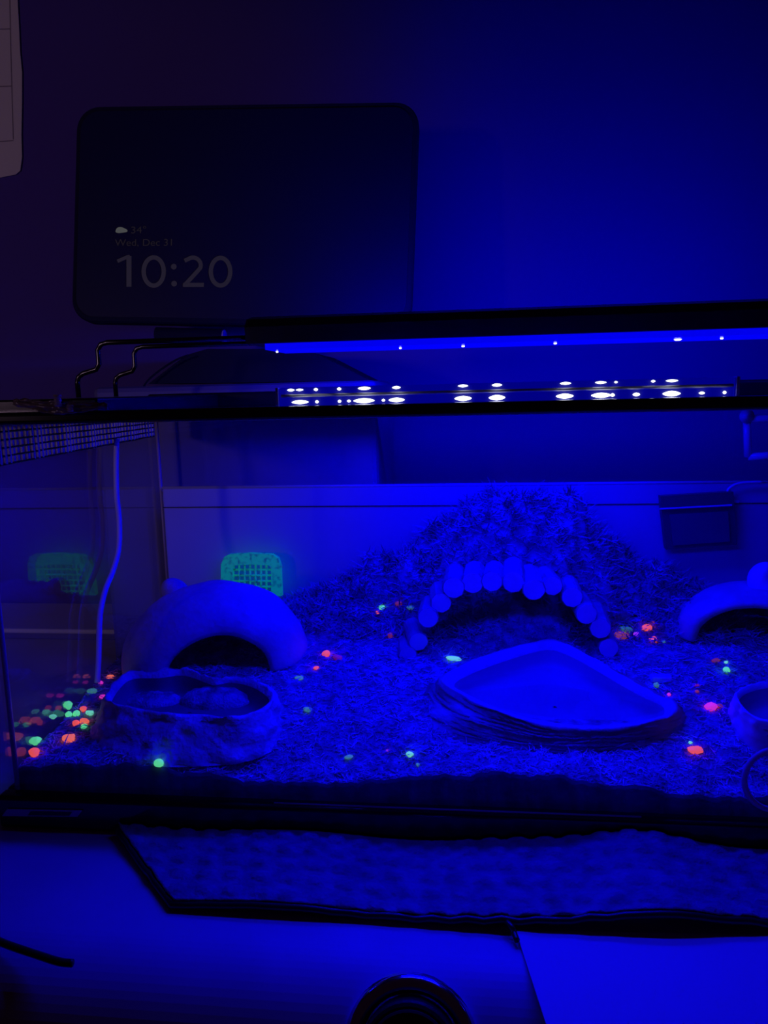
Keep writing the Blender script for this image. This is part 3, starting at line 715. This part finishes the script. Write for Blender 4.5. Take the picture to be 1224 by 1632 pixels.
def screw(x, y, Y, r, h, lab):
    p = at(x, y, Y)
    t = thing('thumb_screw', p - Z3 * h / 2, lab, 'screw')
    MB().rings([circ(p + Z3 * (h * (k / 5 - 0.5)), r * q, 14, X3, Y3) for k, q in enumerate((0.8, 1.0, 0.82, 1.0, 0.9, 0.6))]).build('shaft', M['mesh'], t, smooth=True)
    MB().rings([circ(p + Z3 * h * 0.5, r * 1.15, 14, X3, Y3), circ(p + Z3 * (h * 0.5 + 0.0008), r * 0.9, 14, X3, Y3)]).build('head', M['mesh'], t)
screw(92, 640, 0.3110, 0.0016, 0.0042, 'shiny upright metal screw on the left rim')
screw(112, 652, 0.3105, 0.0013, 0.0020, 'shiny small metal screw just below the taller one on the left rim')

# ------------------------------------------------------------------ dark box and smart display behind the tank
bx = at(400, 612, 0.575); bz = bx.z
tag(MB().rbox(at(232, 612, 0.56).x - 0.03, at(606, 612, 0.56).x, 0.535, 0.645, 0.0, bz, 0.004, 2).build('tall_box', M['boxpaint'], base=(bx.x, 0.59, 0)), 'tall plain dark box behind the tank that the smart display stands on', 'box')
BL, BR = at(116, 522, 0.555), at(669, 512, 0.555)
TL, TR = at(119, 160, 0.576), at(654, 172, 0.576)
disp = thing('smart_display', Vector(((BL.x + BR.x) / 2, 0.575, bz)), 'dark smart display showing a dim clock behind the lamp bar', 'display')
cen = (BL + BR + TL + TR) / 4
du = ((BR - BL) + (TR - TL)).normalized(); dv0 = ((TL - BL) + (TR - BR)); dv = (dv0 - du * dv0.dot(du)).normalized(); dn = du.cross(dv)   # dn faces the camera (-Y)
W = ((BR - BL).length + (TR - TL).length) / 2; Hh = dv0.length / 2
def rrect(w_, h_, r, off, n=8):
    out = []
    for (sx, sy, a0) in ((1, 1, 0), (-1, 1, 90), (-1, -1, 180), (1, -1, 270)):
        for k in range(n + 1):
            a = math.radians(a0 + 90 * k / n)
            out.append(cen + du * (sx * (w_ / 2 - r) + r * math.cos(a)) + dv * (sy * (h_ / 2 - r) + r * math.sin(a)) + dn * off)
    return out
MB().rings([rrect(W - 0.006, Hh - 0.006, 0.014, -0.012), rrect(W, Hh, 0.017, -0.009), rrect(W, Hh, 0.017, -0.0015), rrect(W - 0.002, Hh - 0.002, 0.016, 0)]).build('case', M['bezel'], disp)
scr = MB().rings([rrect(W - 0.008, Hh - 0.008, 0.014, 0.0001), rrect(W - 0.008, Hh - 0.008, 0.014, 0.0006)]).build('screen', M['screen'], disp)
def onp(x, y, off=0.0009):
    d = ray(x, y); q = cen + dn * off; t = (q - CAM).dot(dn) / d.dot(dn); return CAM + d * t
def text(s, x0, x1, ybase, cap, name, m):
    cu = bpy.data.curves.new(name, 'FONT'); cu.body = s; cu.size = 1.0; cu.extrude = 0.0
    tmp = bpy.data.objects.new('tmp', cu); COL.objects.link(tmp)
    dg = bpy.context.evaluated_depsgraph_get(); me = bpy.data.meshes.new_from_object(tmp.evaluated_get(dg))
    bpy.data.objects.remove(tmp)
    xs = [v.co.x for v in me.vertices]; mn, mx = min(xs), max(xs)
    a, b = onp(x0, ybase), onp(x1, ybase - 0.4); k = (b - a).length / (mx - mn); ky = (onp(x0, ybase - cap) - a).length / 0.70; ux = (b - a).normalized(); uy = dn.cross(ux)
    base = base_of(scr)
    for v in me.vertices: v.co = a + ux * ((v.co.x - mn) * k) + uy * (v.co.y * ky) - base
    me.materials.clear(); me.materials.append(m)
    o = bpy.data.objects.new(name, me); COL.objects.link(o); o.parent = scr
    return o
def stroke(b, pts, wd, closed=False):
    n = len(pts); L_, R_ = [], []
    for k in range(n):
        a = pts[k - 1] if (closed or k) else pts[k]; c = pts[(k + 1) % n] if (closed or k < n - 1) else pts[k]
        dx, dy = c[0] - a[0], c[1] - a[1]; l = math.hypot(dx, dy); nx, ny = -dy / l * wd / 2, dx / l * wd / 2
        L_.append(onp(pts[k][0] + nx, pts[k][1] + ny)); R_.append(onp(pts[k][0] - nx, pts[k][1] - ny))
    m = n if closed else n - 1
    b.add(L_ + R_, [(k, (k + 1) % n, n + (k + 1) % n, n + k) for k in range(m)])
def ell(cx, cy, rx, ry, a0, a1, n): return [(cx + rx * math.cos(math.radians(a0 + (a1 - a0) * k / n)), cy - ry * math.sin(math.radians(a0 + (a1 - a0) * k / n))) for k in range(n + 1)]
dg_ = MB()
stroke(dg_, [(205.5, 408), (205.5, 457)], 8); stroke(dg_, [(187, 416.5), (196, 412.5), (203, 409.5), (207, 408.5)], 5.5)
stroke(dg_, ell(245, 432.7, 16, 22.5, 0, 349, 40), 7, True); stroke(dg_, ell(351.5, 433, 15.5, 22, 0, 349, 40), 7, True)
dg_.add([onp(*q) for q in ell(277, 425, 4.6, 4.6, 0, 345, 18)], [tuple(range(19))]); dg_.add([onp(*q) for q in ell(277.5, 452, 4.6, 4.6, 0, 345, 18)], [tuple(range(19))])
stroke(dg_, [(294, 415.5)] + ell(307.5, 423, 12.5, 12.5, 128, -18, 14) + [(315, 432), (305, 443), (296, 452.5)], 6.6); stroke(dg_, [(291.5, 454), (325, 454)], 6.6)
dg_.build('clock_digits', M['glyph'], scr)['label'] = 'dim clock reading 10:20'
text('Wed, Dec 31', 183, 274, 392, 11, 'date_line', M['glyph_dim'])['label'] = 'dim date line'
text('34°', 209, 233, 372, 11, 'temperature', M['glyph_dim'])
cl = MB(); cb = []
for k in range(40):
    a = 2 * PI * k / 40; r = 1 + 0.10 * math.cos(3 * a + 0.6)
    cb.append(onp(193 + 9.5 * r * math.cos(a), 367.5 - 5.2 * r * math.sin(a) + (1.2 if math.sin(a) < 0 else 0) * math.sin(a)))
cl.add(cb, [tuple(range(40))]).build('cloud_icon', M['cloud'], scr)
# stand: hinge drum and wedge foot
h0, h1 = at(250, 534, 0.566), at(356, 537, 0.566)
hd = MB().tube([h0, h1], 0.0058, 20).build('hinge', M['bezel'], disp, smooth=False)
MB().tube([h1, h1 + X3 * 0.0012], 0.0052, 20).build('hinge_cap', M['pale'], hd)
fo_ = [at(x, y, 0.556) for x, y in ((236, 612), (296, 566), (330, 556), (470, 556), (510, 566), (590, 612))]
for q in fo_: q.z = max(q.z, bz)
MB().prism(fo_, (0, 0.06, 0)).build('foot', M['bezel'], disp)
# its thin cable with pale plug
cb_ = catmull([at(x, y, 0.548) for x, y in ((300, 566), (280, 574), (255, 590), (236, 606), (228, 618))], 20, False)
cabl = thing('power_cable', cb_[-1], 'thin dark cable curving down beside the display foot', 'cable')
MB().tube(cb_, 0.0007, 8).build('lead', M['bezel'], cabl, smooth=True)
pp = at(241, 620, 0.545); MB().rbox(pp.x - 0.0035, pp.x + 0.0035, pp.y - 0.003, pp.y + 0.003, pp.z - 0.0022, pp.z + 0.0022, 0.0008, 2).build('plug', M['pale'], cabl)

# flat pale case behind the tank's left end, seen through the side glass
zc = at(90, 1003, 0.585).z
pb = thing('flat_case', (-0.48, 0.625, 0.0), 'flat pale case on the cabinet against the wall, seen through the left glass', 'case')
MB().rbox(-0.72, -0.238, 0.585, 0.664, zc - 0.004, zc, 0.0015, 3).build('lid', M['sheet'], pb)
MB().rbox(-0.715, -0.242, 0.590, 0.660, 0.0, zc - 0.0042, 0.0015, 3).build('body', M['boxpaint'], pb)

# ------------------------------------------------------------------ paper on the wall, upper left
pw = thing('paper_sheet', at(10, 280, 0.66), 'pale ruled paper sheet on the wall at the upper left corner', 'paper')
edge = [(27, -30), (28, 0), (30, 40), (32, 85), (35, 115), (35, 160), (34, 215), (35, 250), (32, 272), (25, 278), (0, 283), (-90, 296), (-90, -30)]
MB().prism([at(x, y, 0.6682) for x, y in edge], (0, 0.0012, 0)).build('sheet', M['paper'], pw)
def pline(a, b):
    A, B = at(*a, 0.6679), at(*b, 0.6679); d = (B - A).normalized(); s = d.cross(Y3) * 0.0004
    MB().prism([A + s, B + s, B - s, A - s], (0, 0.0002, 0)).build('ruled_line', M['ink'], pw)
pline((15, -20), (17, 80)); pline((17, 80), (21, 222)); pline((-60, 48), (16, 46)); pline((-60, 140), (19, 137)); pline((-60, 230), (21, 224))

# ------------------------------------------------------------------ woven mat in front of the tank
mb = MB(); NU, NV = 300, 56; Vm = []
eL0, eL1 = atZ(188, 1322, 0.003), atZ(275, 1441, 0.003)
lowpx = [(275, 1441), (420, 1448), (560, 1456), (700, 1466), (800, 1472), (870, 1476), (960, 1478), (1060, 1480), (1150, 1480), (1224, 1480), (1400, 1486)]
low = [atZ(x, y, 0.002) for x, y in lowpx]
def lowY(X):
    for a, b in zip(low, low[1:]):
        if X <= b.x: return a.y + (b.y - a.y) * max(0, (X - a.x) / (b.x - a.x))
    return low[-1].y
for j in range(NV + 1):
    for i in range(NU + 1):
        u, v = i / NU, j / NV
        xa = eL1.x + (eL0.x - eL1.x) * v; X = xa + (0.27 - xa) * u
        yl = lowY(X); Y = yl + (0.3145 - yl) * v
        rip = 0.0085 * math.exp(-((X - 0.072) / 0.028) ** 2) + 0.0012 * math.sin(X * 60) + 0.0012
        wv = 0.0011 * min(1, max(0, 0.55 + 1.3 * math.sin(X * 2 * PI / 0.0118 + 1.5 * math.floor((Y + X * 0.05) / 0.0098)))) * min(1, max(0, 0.55 + 1.3 * math.sin((Y + X * 0.05) * 2 * PI / 0.0098))) + 0.0003 * noise.noise(Vector((X, Y, 0)) * 500)
        Vm.append((X, Y, 0.0028 + rip * (0.75 + 0.25 * v) + wv))
mb.add(Vm, [(j * (NU + 1) + i, j * (NU + 1) + i + 1, (j + 1) * (NU + 1) + i + 1, (j + 1) * (NU + 1) + i) for j in range(NV) for i in range(NU)])
mt = thing('woven_mat', (0.07, 0.30, 0.0), 'dark waffle-woven mat rippling along the foot of the tank', 'mat')
mw = mb.build('weave', M['mat'], mt, smooth=True)
sol = mw.modifiers.new('thickness', 'SOLIDIFY'); sol.thickness = 0.0012; sol.offset = -1
hem = [Vector(Vm[j * (NU + 1)]) for j in range(NV, -1, -4)] + [Vector(Vm[i]) for i in range(0, NU + 1, 5)]
MB().tube([p + Vector((-0.0004, -0.0008, -0.0008)) for p in hem], 0.0015, 8).build('hem', M['black'], mt, smooth=True)

# ------------------------------------------------------------------ white sheet, twist tie, cord on the table
sq = [atZ(x, y, 0.0012) for x, y in ((822, 1484), (1500, 1496), (1560, 1900), (950, 1880))]
tag(MB().prism(sq, (0, 0, 0.0004)).build('white_sheet', M['sheet'], base=sq[0]), 'bright blank sheet sticking out past the cabinet edge at the lower right', 'sheet')
tt = catmull([atZ(808, 1470, 0.0045), atZ(816, 1478, 0.0045), atZ(819, 1486, 0.003), atZ(824, 1499, 0.0025)], 14, False)
tag(MB().tube(tt, 0.0011, 8).build('twist_tie', M['black'], base=tt[-1] - Z3 * 0.0011, smooth=True), 'short dark twist tie at the corner of the bright sheet', 'tie')
dc = catmull([atZ(x, y, 0.0016) for x, y in ((-120, 1455), (-40, 1484), (10, 1505), (60, 1522), (95, 1533), (116, 1535))], 30, False)
tag(MB().tube(dc, 0.0014, 8).build('loose_cable', M['black'], base=dc[-1] - Z3 * 0.0014, smooth=True), 'dark cable end lying on the table at the lower left', 'cable')
